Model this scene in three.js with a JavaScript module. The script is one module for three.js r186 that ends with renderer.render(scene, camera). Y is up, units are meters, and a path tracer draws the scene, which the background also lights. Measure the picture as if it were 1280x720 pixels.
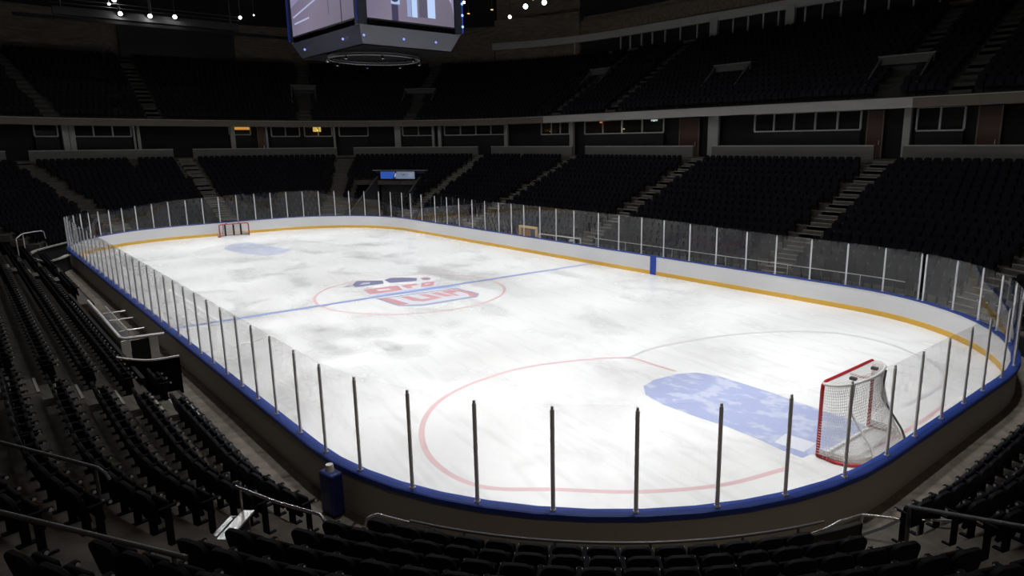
import * as THREE from 'three';
import { mergeGeometries } from 'three/addons/utils/BufferGeometryUtils.js';
import { RoundedBoxGeometry } from 'three/addons/geometries/RoundedBoxGeometry.js';
import { ImprovedNoise } from 'three/addons/math/ImprovedNoise.js';
import { RectAreaLightUniformsLib } from 'three/addons/lights/RectAreaLightUniformsLib.js';

// ------------------------------------------------------------------ camera, sky, lights, exposure
const scene = new THREE.Scene();
scene.background = new THREE.Color(0x000000);
const renderer = new THREE.WebGLRenderer({ antialias: true });
renderer.toneMapping = THREE.LinearToneMapping;
renderer.toneMappingExposure = 1.0;
renderer.shadowMap.enabled = true;
RectAreaLightUniformsLib.init();

const FOCAL = 859.03, YAW = 3.860, PITCH = -0.212, ROLL = -0.008;
const camera = new THREE.PerspectiveCamera(2 * Math.atan(360 / FOCAL) * 180 / Math.PI, 1280 / 720, 0.1, 400);
camera.position.set(37.387, 8.048, 18.932);
camera.up.set(0, 1, 0);
camera.lookAt(37.387 + Math.cos(PITCH) * Math.cos(YAW), 8.048 + Math.sin(PITCH), 18.932 + Math.cos(PITCH) * Math.sin(YAW));
camera.rotateZ(ROLL);
camera.setViewOffset(1280, 720, 640 - 697.1, 360 - 363.6, 1280, 720);
camera.updateProjectionMatrix();
camera.updateMatrixWorld(true);
scene.add(camera);

const ICE_LIGHT = 855;           // candela of each arena lamp over the ice
const LAMP_Y = 24;
const arenaLamps = [];            // [x, z, aim x, aim z, share] of the lamps over the ice: ten rows of five
for (let i = 0; i < 10; i++) {
  const x = -26.8 + i * 6.1, e = Math.min(i, 9 - i), outer = [0.62, 1.14, 0.82, 0.95, 0.9][e], mid = [0.67, 0.3, 0.67, 0.51, 0.5][e], inner = [0.57, 1.0, 0.71, 0.79, 0.92][e], far = Math.abs(x - 0.65) > 24.5;
  for (const [z, k] of [[-10, outer], [-5, mid], [0, inner], [5, mid], [10, outer]]) {
    const az = far && z ? z * (Math.abs(z) > 8 ? 0.72 : 0.9) : z, clear = Math.abs(x - 1.95) < 6.5 && Math.abs(z) < 6 ? (z > 0 || (z === 0 && x > 2) ? 9 : -9) : 0;   // kept clear of the scoreboard
    arenaLamps.push([x, az + clear, x, az, k]);
  }
}
for (const l of [[-16.6, -20.8, 2, -3, 0.1], [-11.8, -22.06, 6, -2, 0.1], [-1.84, -22.98, 10, 0, 0.1]]) arenaLamps.push(l);   // three more over the right stand
const fillLamps = [[47, 21, -4], [50, 20, 19, 4], [3, 21, 31], [-16, 21, 31]];     // added fill lamps behind the camera, lifting the walkway, outer boards and glass posts
const FILL_LIGHT = 62;

// ------------------------------------------------------------------ helpers
let seed = 20;
const rnd = () => { seed = (seed + 0x6d2b79f5) | 0; let t = Math.imul(seed ^ (seed >>> 15), 1 | seed); t = (t + Math.imul(t ^ (t >>> 7), 61 | t)) ^ t; return ((t ^ (t >>> 14)) >>> 0) / 4294967296; };
const noise = new ImprovedNoise();
const fbm = (x, y, z, n = 4) => { let a = 0, w = 0.5, f = 1; for (let i = 0; i < n; i++) { a += w * noise.noise(x * f, y * f, z + i * 7.3); w *= 0.5; f *= 2.03; } return a; };
const clamp = (v, a = 0, b = 1) => Math.min(b, Math.max(a, v));
const smooth = (a, b, v) => { const t = clamp((v - a) / (b - a)); return t * t * (3 - 2 * t); };
const taken = new Map();
function numbered(name) { const n = taken.get(name) ?? 0; taken.set(name, n + 1); return n ? name + '_' + String(n).padStart(3, '0') : name; }
function lit(m) { m.castShadow = true; m.receiveShadow = true; return m; }
function mesh(name, geo, mat, parent = scene) {
  const m = lit(new THREE.Mesh(Array.isArray(geo) ? mergeGeometries(geo.map((g) => (g.index ? g.toNonIndexed() : g))) : geo, mat));
  m.name = parent === scene ? numbered(name) : name;
  parent.add(m);
  return m;
}
function tag(o, label, category, group) { o.userData = { label, category }; if (group) o.userData.group = group; return o; }
function thing(name, label, category, pos = [0, 0, 0], group) { const g = new THREE.Group(); g.name = numbered(name); g.position.set(...pos); scene.add(g); return tag(g, label, category, group); }
function structure(o) { o.userData.kind = 'structure'; return o; }
function structGroup(name) { const g = new THREE.Group(); g.name = numbered(name); scene.add(g); return structure(g); }
const box = (w, h, d, x = 0, y = 0, z = 0) => new THREE.BoxGeometry(w, h, d).translate(x, y, z);
function tube(points, r, seg = 8, closed = false) {
  const v = points.map((p) => new THREE.Vector3(...p));
  const path = new THREE.CurvePath();
  if (points.length === 2) return new THREE.TubeGeometry(new THREE.LineCurve3(v[0], v[1]), 1, r, seg);
  return new THREE.TubeGeometry(new THREE.CatmullRomCurve3(v, closed, 'catmullrom', 0.12), points.length * 6, r, seg, closed);
}
const bar = (a, b, r, seg = 6) => tube([a, b], r, seg);

// ------------------------------------------------------------------ the rink's outline: s runs along the boards, off is the distance outside them
const X0 = -30.0, X1 = 31.3, HW = 13.15, R = 9.2, RS = R + 0.12;
const A0 = X0 + R, A1 = X1 - R, B = HW - R;
const LS = A1 - A0, LE = 2 * B, LA = RS * Math.PI / 2;
const SEG = [LS, LA, LE, LA, LS, LA, LE, LA];
const TOTAL = SEG.reduce((a, b) => a + b, 0);
function at(s, off = 0) {
  s = ((s % TOTAL) + TOTAL) % TOTAL;
  let k = 0; while (k < 7 && s > SEG[k]) { s -= SEG[k]; k++; }
  const arc = (cx, cz, a) => ({ x: cx + (R + off) * Math.cos(a), z: cz + (R + off) * Math.sin(a), nx: Math.cos(a), nz: Math.sin(a), k: (R + off) / RS });
  if (k === 0) return { x: A0 + s, z: HW + off, nx: 0, nz: 1, k: 1 };
  if (k === 1) return arc(A1, B, Math.PI / 2 - s / RS);
  if (k === 2) return { x: X1 + off, z: B - s, nx: 1, nz: 0, k: 1 };
  if (k === 3) return arc(A1, -B, -s / RS);
  if (k === 4) return { x: A1 - s, z: -HW - off, nx: 0, nz: -1, k: 1 };
  if (k === 5) return arc(A0, -B, -Math.PI / 2 - s / RS);
  if (k === 6) return { x: X0 - off, z: -B + s, nx: -1, nz: 0, k: 1 };
  return arc(A0, B, -Math.PI - s / RS);
}
const S_RIGHT = LS + LA + LE + LA;                     // s where the right-hand straight starts (x = A1)
const S_FAR_CORNER = S_RIGHT + LS, S_END = S_FAR_CORNER + LA, S_FAR_LEFT = S_END + LE;
const sRight = (x) => S_RIGHT + A1 - x;
const sLeft = (x) => x - A0;
function sOf(x, z) {                                   // s of a point in plan
  let best = 1e9, bs = 0;
  const dx = Math.abs(x > A1 ? x - A1 : x < A0 ? A0 - x : 0);
  for (let s = 0; s < TOTAL; s += 0.1) { const o = Math.max(0, Math.hypot(dx, Math.max(0, Math.abs(z) - B)) - R); const p = at(s, o); const d = (p.x - x) ** 2 + (p.z - z) ** 2; if (d < best) { best = d; bs = s; } }
  return bs;
}
function samples(s0, s1) {                             // s values: dense on corners, sparse on straights
  const out = [s0];
  const cuts = []; let c = -TOTAL; while (c < 2 * TOTAL) for (const l of SEG) { cuts.push([c, l]); c += l; }
  cuts.forEach(([c0, l], i) => { const curved = i % 2 === 1; const n = curved ? 14 : 2; for (let j = 0; j < n; j++) { const s = c0 + l * j / n; if (s > s0 + 0.02 && s < s1 - 0.02) out.push(s); } });
  out.push(s1);
  return out;
}
// sweep a closed profile (counter-clockwise list of [off, y], or a function of s) along the outline
function sweep(profile, s0, s1, list) {
  const ss = list ?? samples(s0, s1), prof = typeof profile === 'function' ? profile : () => profile;
  const pos = [], nor = [], uv = [], whole = s1 - s0 > TOTAL - 0.01;
  const put = (p, o, y, no, ny, u, v) => { pos.push(p.x, y, p.z); nor.push(p.nx * no, ny, p.nz * no); uv.push(u, v); };
  for (let i = 0; i + 1 < ss.length; i++) {
    const sa = ss[i], sb = ss[i + 1], pa = prof(sa), pb = prof(sb);
    let v = 0;
    for (let j = 0; j < pa.length; j++) {
      const j2 = (j + 1) % pa.length, dO = pa[j2][0] - pa[j][0], dY = pa[j2][1] - pa[j][1], len = Math.hypot(dO, dY) || 1, no = dY / len, ny = -dO / len;
      const q = [[sa, pa[j], v], [sb, pb[j], v], [sa, pa[j2], v + len], [sb, pb[j2], v + len]];
      for (const t of [0, 1, 2, 2, 1, 3]) put(at(q[t][0], q[t][1][0]), 0, q[t][1][1], no, ny, q[t][0], q[t][2]);
      v += len;
    }
  }
  if (!whole) for (const [s, sign] of [[ss[0], -1], [ss[ss.length - 1], 1]]) {
    const p = prof(s), c = at(s, 0), tx = c.nz, tz = -c.nx;
    const tri = THREE.ShapeUtils.triangulateShape(p.map(([o, y]) => new THREE.Vector2(o, y)), []);
    for (const t of tri) for (const k of (sign > 0 ? [t[0], t[2], t[1]] : t)) { const w = at(s, p[k][0]); pos.push(w.x, p[k][1], w.z); nor.push(tx * sign, 0, tz * sign); uv.push(p[k][0], p[k][1]); }
  }
  const g = new THREE.BufferGeometry();
  g.setAttribute('position', new THREE.Float32BufferAttribute(pos, 3));
  g.setAttribute('normal', new THREE.Float32BufferAttribute(nor, 3));
  g.setAttribute('uv', new THREE.Float32BufferAttribute(uv, 2));
  return g;
}
const rect = (o0, o1, y0, y1) => [[o0, y0], [o1, y0], [o1, y1], [o0, y1]];
function placeAt(o, s, off, y = 0) { const p = at(s, off); o.position.set(p.x, y, p.z); o.rotation.set(0, Math.atan2(-p.nx, -p.nz), 0); return o; }   // local +z looks at the rink
function piecewise(table) { return (s) => { s = ((s % TOTAL) + TOTAL) % TOTAL; for (let i = 0; i + 1 < table.length; i++) if (s <= table[i + 1][0]) { const [a, va] = table[i], [b, vb] = table[i + 1]; return va + (vb - va) * (s - a) / (b - a); } return table[table.length - 1][1]; }; }
const boardTop = piecewise([[0, 1.08], [66, 1.08], [86, 1.2], [128, 1.2], [140, 1.22], [150, 1.16], [TOTAL, 1.08]]);
const glassTop = piecewise([[0, 3.27], [66, 3.25], [80, 3.22], [86, 3.28], [93, 3.48], [106, 3.54], [125, 3.6], [137, 3.7], [141, 3.62], [147, 3.32], [152, 3.06], [156, 3.1], [TOTAL, 3.27]]);

// ------------------------------------------------------------------ materials
const srgb = (h) => new THREE.Color(h);
const std = (color, roughness = 0.6, extra = {}) => new THREE.MeshStandardMaterial({ color: color instanceof THREE.Color ? color : Array.isArray(color) ? new THREE.Color().setRGB(...color) : srgb(color), roughness, ...extra });
function noiseMap(size, fn, repeat) {
  const d = new Uint8Array(size * size * 4);
  for (let y = 0; y < size; y++) for (let x = 0; x < size; x++) { const c = fn(x / size, y / size); const i = (y * size + x) * 4; d[i] = c[0]; d[i + 1] = c[1]; d[i + 2] = c[2]; d[i + 3] = 255; }
  const t = new THREE.DataTexture(d, size, size); t.magFilter = THREE.LinearFilter; t.wrapS = t.wrapT = THREE.RepeatWrapping; t.colorSpace = THREE.SRGBColorSpace; t.repeat.set(...repeat); t.needsUpdate = true; return t;
}
const concreteTex = noiseMap(256, (u, v) => { const a = Math.cos(u * 6.283) * 2, b = Math.sin(u * 6.283) * 2, c = Math.cos(v * 6.283) * 2, d = Math.sin(v * 6.283) * 2; const n = fbm(a + 5, b + c * 1.3, d, 5), f = noise.noise(u * 90, v * 90, 2); const k = 215 + n * 70 + f * 14; return [k, k * 0.985, k * 0.96]; }, [0.25, 0.25]);
const M = {
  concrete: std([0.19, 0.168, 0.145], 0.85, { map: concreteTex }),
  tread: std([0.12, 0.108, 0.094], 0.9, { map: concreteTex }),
  treadUpperShade: std([0.04, 0.037, 0.034], 0.9, { map: concreteTex }),  // darker copy of the tread: dim light of the upper tier in the colour
  stepUpperShade: std([0.055, 0.052, 0.047], 0.9),  // stair colour darkened the same way, for the dimness up there
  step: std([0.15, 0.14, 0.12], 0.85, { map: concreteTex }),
  nosing: std([0.34, 0.33, 0.29], 0.7),
  board: std([0.83, 0.835, 0.85], 0.4),
  kick: std('#f2c04c', 0.4),
  cap: std('#223d8c', 0.5),
  outer: std([0.3, 0.28, 0.245], 0.6),
  blueBoard: std('#1e48b0', 0.45),
  alu: std([0.78, 0.78, 0.8], 0.5, { metalness: 0.05 }),
  aluBright: std([0.8, 0.8, 0.8], 0.3, { metalness: 0.5 }),
  chrome: std([0.75, 0.75, 0.75], 0.22, { metalness: 0.9 }),
  glass: new THREE.MeshPhysicalMaterial({ color: srgb('#ffffff'), roughness: 0.01, transmission: 1, thickness: 0, ior: 1.45, specularIntensity: 0.68 }),
  seat: new THREE.MeshPhysicalMaterial({ color: new THREE.Color().setRGB(0.006, 0.0065, 0.0095), roughness: 0.75, specularIntensity: 0.22 }),
  seatBack: new THREE.MeshPhysicalMaterial({ color: new THREE.Color().setRGB(0.0065, 0.007, 0.0105), roughness: 0.6, specularIntensity: 0.3 }),
  black: std([0.008, 0.008, 0.009], 0.6),
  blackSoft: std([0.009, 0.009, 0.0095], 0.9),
  rail: std([0.09, 0.09, 0.095], 0.4, { metalness: 0.3 }),
  wall: std([0.2, 0.17, 0.13], 0.9, { map: concreteTex }),
  parapet: std([0.12, 0.118, 0.11], 0.8),
  parapetCap: std([0.34, 0.335, 0.32], 0.7),
  fasciaPale: std([0.34, 0.335, 0.32], 0.7),
  fasciaBrown: std([0.12, 0.095, 0.07], 0.7),
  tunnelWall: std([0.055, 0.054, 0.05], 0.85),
  pillar: std([0.3, 0.3, 0.285], 0.7),
  frame: std([0.36, 0.36, 0.34], 0.6),
  door: std([0.055, 0.02, 0.008], 0.6),
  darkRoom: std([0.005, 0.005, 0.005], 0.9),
  roof: std([0.006, 0.006, 0.007], 0.9),
  beam: std([0.045, 0.045, 0.047], 0.7),
  whitePaint: std([0.62, 0.62, 0.6], 0.5),
  red: std('#b3202c', 0.4),
  net: std([0.78, 0.78, 0.76], 0.8),
  padWhite: std([0.74, 0.74, 0.72], 0.7),
  yellow: std('#e3c27a', 0.5),
  amber: std('#b87a14', 0.5),
  binBlue: std('#10235e', 0.55),
};
M.parapet.side = M.wall.side = THREE.DoubleSide;
function glow(color, k) { return new THREE.MeshStandardMaterial({ color: 0x111111, emissive: color, emissiveIntensity: k, roughness: 0.5 }); }
M.lampGlow = glow(0xffffff, 6);
M.lensGlow = glow(0xffffff, 70); M.lensDim = glow(0xffe6cc, 4);
const SHADE = new THREE.LatheGeometry([[0.05, 0.42], [0.16, 0.4], [0.2, 0.2], [0.42, 0.0], [0.44, 0.0], [0.22, 0.22], [0.18, 0.44], [0.05, 0.46]].map(([a, b]) => new THREE.Vector2(a, b)), 24), LENS = new THREE.CylinderGeometry(0.34, 0.34, 0.02, 24).translate(0, 0.06, 0);
M.matte = new THREE.MeshPhysicalMaterial({ color: new THREE.Color().setRGB(0.006, 0.006, 0.007), roughness: 1, specularIntensity: 0.05 });
M.warmGlow = glow(0xffcf80, 1.6);

// ------------------------------------------------------------------ structure: floor, ice, tiers, walls, ceiling
function outlineShape(off, n = 24) {
  const sh = new THREE.Shape(); let first = true;
  for (const s of samples(0, TOTAL)) { const p = at(s, off); first ? sh.moveTo(p.x, -p.z) : sh.lineTo(p.x, -p.z); first = false; }
  return sh;
}
{
  const sh = outlineShape(18.5); sh.holes.push(outlineShape(0.05));
  structure(mesh('floor', new THREE.ExtrudeGeometry(sh, { depth: 0.3, bevelEnabled: false }).rotateX(-Math.PI / 2).translate(0, -0.3, 0), M.concrete));
  const c = outlineShape(30.6);
  structure(mesh('ceiling', new THREE.ExtrudeGeometry(c, { depth: 0.4, bevelEnabled: false }).rotateX(-Math.PI / 2).translate(0, 28.2, 0), M.roof));
}
// the ice: white paint under worn, smudged ice
const iceW = 64, iceD = 28;
const ICE = (() => {
  const w = 1536, h = 672, col = new Uint8Array(w * h * 4), rgh = new Uint8Array(w * h * 4);
  for (let j = 0; j < h; j++) for (let i = 0; i < w; i++) {
    const x = -31.35 + (i + 0.5) / w * iceW, z = 14 - (j + 0.5) / h * iceD;
    const warpX = fbm(x * 0.22 + 3, z * 0.22, 4.1, 3) * 3, warpZ = fbm(x * 0.22, z * 0.22 + 9, 8.7, 3) * 3;
    let blot = fbm((x + warpX) * 0.33, (z + warpZ) * 0.42, 1.7, 5);
    const fine = fbm(x * 1.5 + warpZ, z * 2.4 + warpX, 5.2, 4);
    const scrape = fbm(x * 0.35 + z * 0.1, z * 3.2 - x * 0.5, 11.3, 4);
    const worn = 0.35 + 0.65 * smooth(20, 4, x) * smooth(-30, -18, x);
    let d = smooth(0.0, 0.34, blot + 0.1 * fine) * 0.25 * worn + smooth(-0.05, 0.4, scrape) * 0.07 + fine * 0.02;
    // overlapping dabs left by the machine near the left boards
    for (const [cx, cz, a] of [[9.2, 7.6, 0.17], [10.6, 8.3, 0.2], [11.8, 8.6, 0.16], [12.4, 6.4, 0.2], [13.6, 6.2, 0.2], [10.2, 6.0, 0.14], [7.6, 8.0, 0.12], [4, 8.6, 0.1], [-9, -3, 0.16], [-12, 1, 0.16], [-2, -6, 0.2], [1.5, -8.5, 0.14], [-6, 3.5, 0.12], [-15, -7, 0.14]]) {
      const e = ((x - cx) / 1.0) ** 2 + ((z - cz) / (0.75 + 0.3 * Math.sin(cx * 7))) ** 2 + fine * 1.1; d += a * 0.9 * (1 - smooth(0.3, 1.5, e));
    }
    const v = clamp(0.86 - d, 0.4, 0.9), k = (j * w + i) * 4, g = Math.pow(v, 1 / 2.2) * 255;
    col[k] = g * 0.995; col[k + 1] = g; col[k + 2] = g * 1.0; col[k + 3] = 255;
    const r = clamp(0.22 + d * 0.45 + fine * 0.04, 0.14, 0.6) * 255; rgh[k] = rgh[k + 1] = rgh[k + 2] = r; rgh[k + 3] = 255;
  }
  const mk = (d, cs) => { const t = new THREE.DataTexture(d, w, h); t.magFilter = THREE.LinearFilter; if (cs) t.colorSpace = THREE.SRGBColorSpace; t.needsUpdate = true; return t; };
  const mat = new THREE.MeshPhysicalMaterial({ map: mk(col, true), roughnessMap: mk(rgh, false), roughness: 1, ior: 1.31 });
  const g = new THREE.ExtrudeGeometry(outlineShape(0), { depth: 0.04, bevelEnabled: false }).rotateX(-Math.PI / 2).translate(0, -0.04, 0);
  const p = g.attributes.position, uv = g.attributes.uv;
  for (let i = 0; i < p.count; i++) uv.setXY(i, (p.getX(i) + 31.35) / iceW, (14 - p.getZ(i)) / iceD);
  return structure(mesh('ice_sheet', g, mat));
})();
// markings painted in the ice: thin films of their own
const film = (c) => std(c, 0.32);
function slab(points, name, mat, y = 0.0015) {
  const sh = new THREE.Shape(points.map(([x, z]) => new THREE.Vector2(x, -z)));
  return mesh(name, new THREE.ExtrudeGeometry(sh, { depth: 0.0015, bevelEnabled: false }).rotateX(-Math.PI / 2).translate(0, y - 0.0015 + 0.0005, 0), mat, ICE);
}
function stroke(points, width, name, mat, closed = false, y = 0.0015) {      // a painted line along a smooth path
  const cv = new THREE.CatmullRomCurve3(points.map(([x, z]) => new THREE.Vector3(x, 0, z)), closed, 'centripetal');
  const n = points.length * 10, a = [], b = [];
  for (let i = 0; i <= n; i++) { const p = cv.getPoint(i / n), t = cv.getTangent(i / n); a.push([p.x - t.z * width / 2, p.z + t.x * width / 2]); b.push([p.x + t.z * width / 2, p.z - t.x * width / 2]); }
  const pos = [], idx = [];
  for (let i = 0; i <= n; i++) { for (const q of [a[i], b[i]]) pos.push(q[0], y, q[1]); }
  for (let i = 0; i < n; i++) idx.push(2 * i, 2 * i + 1, 2 * i + 2, 2 * i + 1, 2 * i + 3, 2 * i + 2);
  const g = new THREE.BufferGeometry(); g.setAttribute('position', new THREE.Float32BufferAttribute(pos, 3)); g.setIndex(idx); g.computeVertexNormals();
  if (g.attributes.normal.getY(0) < 0) { for (let i = 0; i < idx.length; i += 3) [idx[i], idx[i + 1]] = [idx[i + 1], idx[i]]; g.setIndex(idx); g.computeVertexNormals(); }
  g.setAttribute('uv', new THREE.Float32BufferAttribute(new Float32Array(pos.length / 3 * 2), 2));
  const m = mesh(name, g, mat, ICE); return m;
}
const circlePts = (cx, cz, r, n = 28) => Array.from({ length: n }, (_, i) => [cx + r * Math.cos(i / n * 6.2832), cz + r * Math.sin(i / n * 6.2832)]);
const paleRed = film('#dec0c3'), midRed = film('#e1c4c7'), faint = film('#d2d1d4'), lineBlue = film('#94a3d4'), paleBlue = film('#c5cdec');
stroke(circlePts(3.85, 0.4, 5.15), 0.17, 'center_circle', paleRed, true).userData.label = 'pale red circle round the centre emblem';
stroke([[3.4, 12.9], [3.6, 5.5], [3.9, -4], [4.15, -13.0]], 0.34, 'center_line', lineBlue, false, 0.004).userData.label = 'thin blue line across the middle of the ice';
stroke([[22.5, 0.3], [21.4, 0.3], [20.25, 0.38], [18.9, 2.6], [18.4, 4.7], [18.95, 7.6], [20.4, 9.4], [22.7, 10.5], [24.7, 10.4], [26.1, 9.1], [27.25, 8.0], [28.05, 6.95], [28.65, 5.85], [29.15, 4.1]], 0.17, 'face_off_circle', midRed).userData.label = 'pale red arc in front of the near goal';
stroke([[20.25, 0.38], [20.05, -1.2], [20.3, -2.9], [20.95, -5.0], [22.2, -7.3], [24.0, -8.7], [25.7, -8.8], [27.1, -8.2], [28.3, -7.4], [29.05, -6.3], [29.44, -4.21], [29.33, -2.34]], 0.16, 'face_off_circle', faint);
stroke([[30.15, 13.15 - 12.0], [30.17, -0.3], [30.2, -1.6], [30.13, -3.4]], 0.14, 'goal_line', paleRed);
stroke(circlePts(-18.5, 1.0, 4.9).slice(0, 22), 0.18, 'face_off_circle', faint);
// crease: worn blue paint with pale patches
function wornBlue(w, h, ink, pale, seedZ, wear) {
  const d = new Uint8Array(w * h * 4);
  for (let j = 0; j < h; j++) for (let i = 0; i < w; i++) {
    const x = i / 28, z = j / 28, n = fbm(x * 0.9, z * 1.3, seedZ, 5), m = fbm(x * 3.2, z * 3.2, seedZ + 4, 3), t = clamp(smooth(wear, wear + 0.3, n + 0.35 * m) * 0.6 + 0.12 * (m + 0.3));
    const k = (j * w + i) * 4; for (let c = 0; c < 3; c++) d[k + c] = ink[c] + (pale[c] - ink[c]) * t; d[k + 3] = 255;
  }
  const tx = new THREE.DataTexture(d, w, h); tx.magFilter = THREE.LinearFilter; tx.colorSpace = THREE.SRGBColorSpace; tx.needsUpdate = true; return tx;
}
function paintedArea(points, name, tex, label) {
  const m = slab(points, name, new THREE.MeshStandardMaterial({ map: tex, roughness: 0.35 }));
  const xs = points.map((p) => p[0]), zs = points.map((p) => p[1]), x0 = Math.min(...xs), z0 = Math.min(...zs), dx = Math.max(...xs) - x0, dz = Math.max(...zs) - z0, p = m.geometry.attributes.position, uv = m.geometry.attributes.uv;
  for (let i = 0; i < p.count; i++) uv.setXY(i, (p.getX(i) - x0) / dx, (p.getZ(i) - z0) / dz);
  m.userData.label = label; return m;
}
paintedArea([[22.55, 1.6], [22.72, 2.3], [23.3, 2.85], [24.3, 3.1], [25.7, 3.12], [26.6, 3.05], [27.8, 3.15], [28.5, 3.28], [29.1, 3.3], [29.15, 2.9], [29.3, 2.85], [29.3, 0.1], [28.9, -0.05], [27.8, -0.15], [26.9, -0.18], [26, -0.34], [25, -0.38], [23.8, -0.42], [23.05, -0.16], [22.66, 0.5]], 'goal_crease', wornBlue(256, 150, [170, 180, 216], [216, 220, 233], 2.2, -0.06), 'worn pale blue crease before the near goal');
slab([[28.0, 2.25], [28.1, 3.0], [28.95, 2.95], [28.9, 2.2]], 'crease_patch', film('#dfe3ec'), 0.004);
paintedArea([[-20.9, 3.3], [-22.4, 2.6], [-23.5, 1.85], [-23.6, 0.55], [-21.4, 0.1], [-19, -0.19], [-16.7, -0.69], [-15.0, 0.9], [-15.4, 1.95], [-17.5, 3.0]], 'goal_crease', wornBlue(200, 110, [188, 194, 214], [222, 224, 230], 6.1, -0.02), 'faded blue patch before the far goal');
// the emblem at centre ice: dark tops, two rows of red block letters, a blue edge
{
  const W = 704, H = 1100, c = document.createElement('canvas'); c.width = W; c.height = H; const g = c.getContext('2d');
  const X = (z) => (3.1 - z) / 6.1 * W, Y = (x) => (x + 1.7) / 9.6 * H;
  const poly = (pts, fill) => { g.fillStyle = fill; g.beginPath(); pts.forEach(([x, z], i) => (i ? g.lineTo(X(z), Y(x)) : g.moveTo(X(z), Y(x)))); g.closePath(); g.fill(); };
  const red = 'rgba(208,150,156,0.85)', navy = 'rgba(128,130,162,0.85)', grey = 'rgba(165,174,202,0.75)', white = 'rgba(236,237,242,0.75)';
  poly([[0.0, 2.75], [-0.35, 2.2], [0.15, 2.1]], 'rgba(170,176,186,0.8)');
  poly([[0.5, 2.15], [-0.25, 2.0], [-1.2, 1.3], [-0.75, 0.7], [-0.3, 0.05], [0.62, 0.45]], navy);
  poly([[0.05, 1.75], [-0.45, 1.25], [-0.3, 0.85], [0.15, 1.1]], 'rgba(205,208,226,0.9)');
  poly([[0.75, 0.1], [-0.4, -0.1], [-0.7, -0.7], [-0.3, -1.3], [0.5, -1.85], [1.3, -1.35]], navy);
  poly([[0.72, -1.95], [0.62, -2.25], [0.9, -2.55], [1.5, -2.2], [1.35, -1.8]], 'rgba(180,150,168,0.8)');
  poly([[1.2, 2.3], [1.35, 0.2], [1.55, -2.2], [2.25, -2.45], [3.35, -1.6], [3.15, 2.75], [2.5, 2.7]], white);
  poly([[1.45, 2.17], [1.7, 0.14], [3.06, 0.5], [2.85, 2.42]], red); poly([[1.95, 1.6], [2.05, 0.9], [2.55, 0.95], [2.45, 1.7]], white);
  poly([[1.85, 0.0], [1.9, -0.9], [2.4, -0.9], [2.4, -0.35], [2.95, -0.2], [2.95, 0.15]], red);
  poly([[3.1, -0.6], [2.0, -1.3], [2.1, -2.15], [3.2, -1.35]], red); poly([[2.7, -1.1], [2.3, -1.4], [2.55, -1.6]], white);
  poly([[3.2, 2.75], [3.36, -1.62], [4.3, -2.55], [4.35, -1.5], [3.85, 2.4]], 'rgba(190,203,236,0.9)');
  poly([[4.1, 2.7], [4.6, -2.0], [6.8, -2.1], [7.45, -1.5], [7.3, 1.65], [6.5, 2.65]], grey); poly([[4.3, 2.5], [4.75, -1.85], [6.7, -1.85], [7.1, -1.4], [6.95, 1.5], [6.3, 2.45]], white);
  poly([[4.25, 2.6], [4.4, 2.1], [6.3, 1.95], [6.45, 2.5]], red);
  poly([[4.6, 1.5], [4.65, 1.1], [5.9, 0.95], [5.95, 0.4], [4.75, 0.55], [4.8, 0.15], [6.3, -0.05], [6.4, 1.15], [5.9, 1.5]], red);
  poly([[4.85, -0.15], [4.9, -0.6], [6.3, -0.75], [6.2, -0.3]], red);
  poly([[4.9, -0.8], [4.8, -1.5], [5.6, -1.5], [5.7, -1.05], [6.4, -1.1], [6.45, -0.85]], red);
  poly([[4.7, -1.75], [6.6, -2.0], [7.2, -1.6], [7.0, -1.3], [6.4, -1.6], [4.9, -1.55]], red);
  const t = new THREE.CanvasTexture(c); t.colorSpace = THREE.SRGBColorSpace;
  const geo = new THREE.PlaneGeometry(6.1, 9.6).rotateX(-Math.PI / 2).rotateY(Math.PI / 2).translate(3.1, 0.0028, 0.05);
  const m = mesh('center_emblem', geo, new THREE.MeshStandardMaterial({ map: t, transparent: true, roughness: 0.33 }), ICE);
  m.userData.label = 'faded red and navy block letter emblem';
}

// the lower tier: sixteen concrete rows round the rink, cut by two tunnels; front wall, rear parapet
const ROWS = 16, TREAD = 0.85, RISE = 0.383, rowOff = (i) => 1.45 + TREAD * i, rowY = (i) => 0.71 + RISE * i;
const TUNNELS = [[S_FAR_CORNER + 4.6, S_FAR_CORNER + 8.5, 8.8], [TOTAL - 3.6, TOTAL + 3.6, 6.3]];     // [s0, s1, depth]
const BENCH = [sLeft(-1.5), sLeft(14.6)];                                                            // the front row is left out behind the benches
function openRanges(off, first) {
  let cuts = TUNNELS.filter((t) => off < t[2]).map(([a, b]) => [a, b]);
  if (first) cuts = cuts.concat([BENCH]);
  cuts.sort((a, b) => a[0] - b[0]);
  if (!cuts.length) return [[0, TOTAL]];
  const out = []; for (let i = 0; i < cuts.length; i++) { const a = cuts[i][1], b = i + 1 < cuts.length ? cuts[i + 1][0] : cuts[0][0] + TOTAL; out.push([a, b]); }
  return out;
}
{
  const tier = structGroup('seating_tier');
  for (let i = 0; i < ROWS; i++) {
    const o = rowOff(i), y = rowY(i);
    for (const [a, b] of openRanges(o, i === 0)) mesh('row', sweep(rect(o, o + TREAD + 0.06, y - RISE - 0.1, y), a, b), M.tread, tier);
  }
  const front = structGroup('wall_front');
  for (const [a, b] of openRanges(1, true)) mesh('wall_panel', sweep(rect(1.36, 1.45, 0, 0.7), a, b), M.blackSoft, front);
  mesh('wall_coping', sweep(rect(1.34, 1.45, 0.7, 1.0), sOf(26.2, 14.1), sOf(32.4, 6.9)), M.blackSoft, front);
  mesh('wall_panel', sweep(rect(2.22, 2.32, 0, 1.3), ...BENCH), M.blackSoft, front);
}
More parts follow.
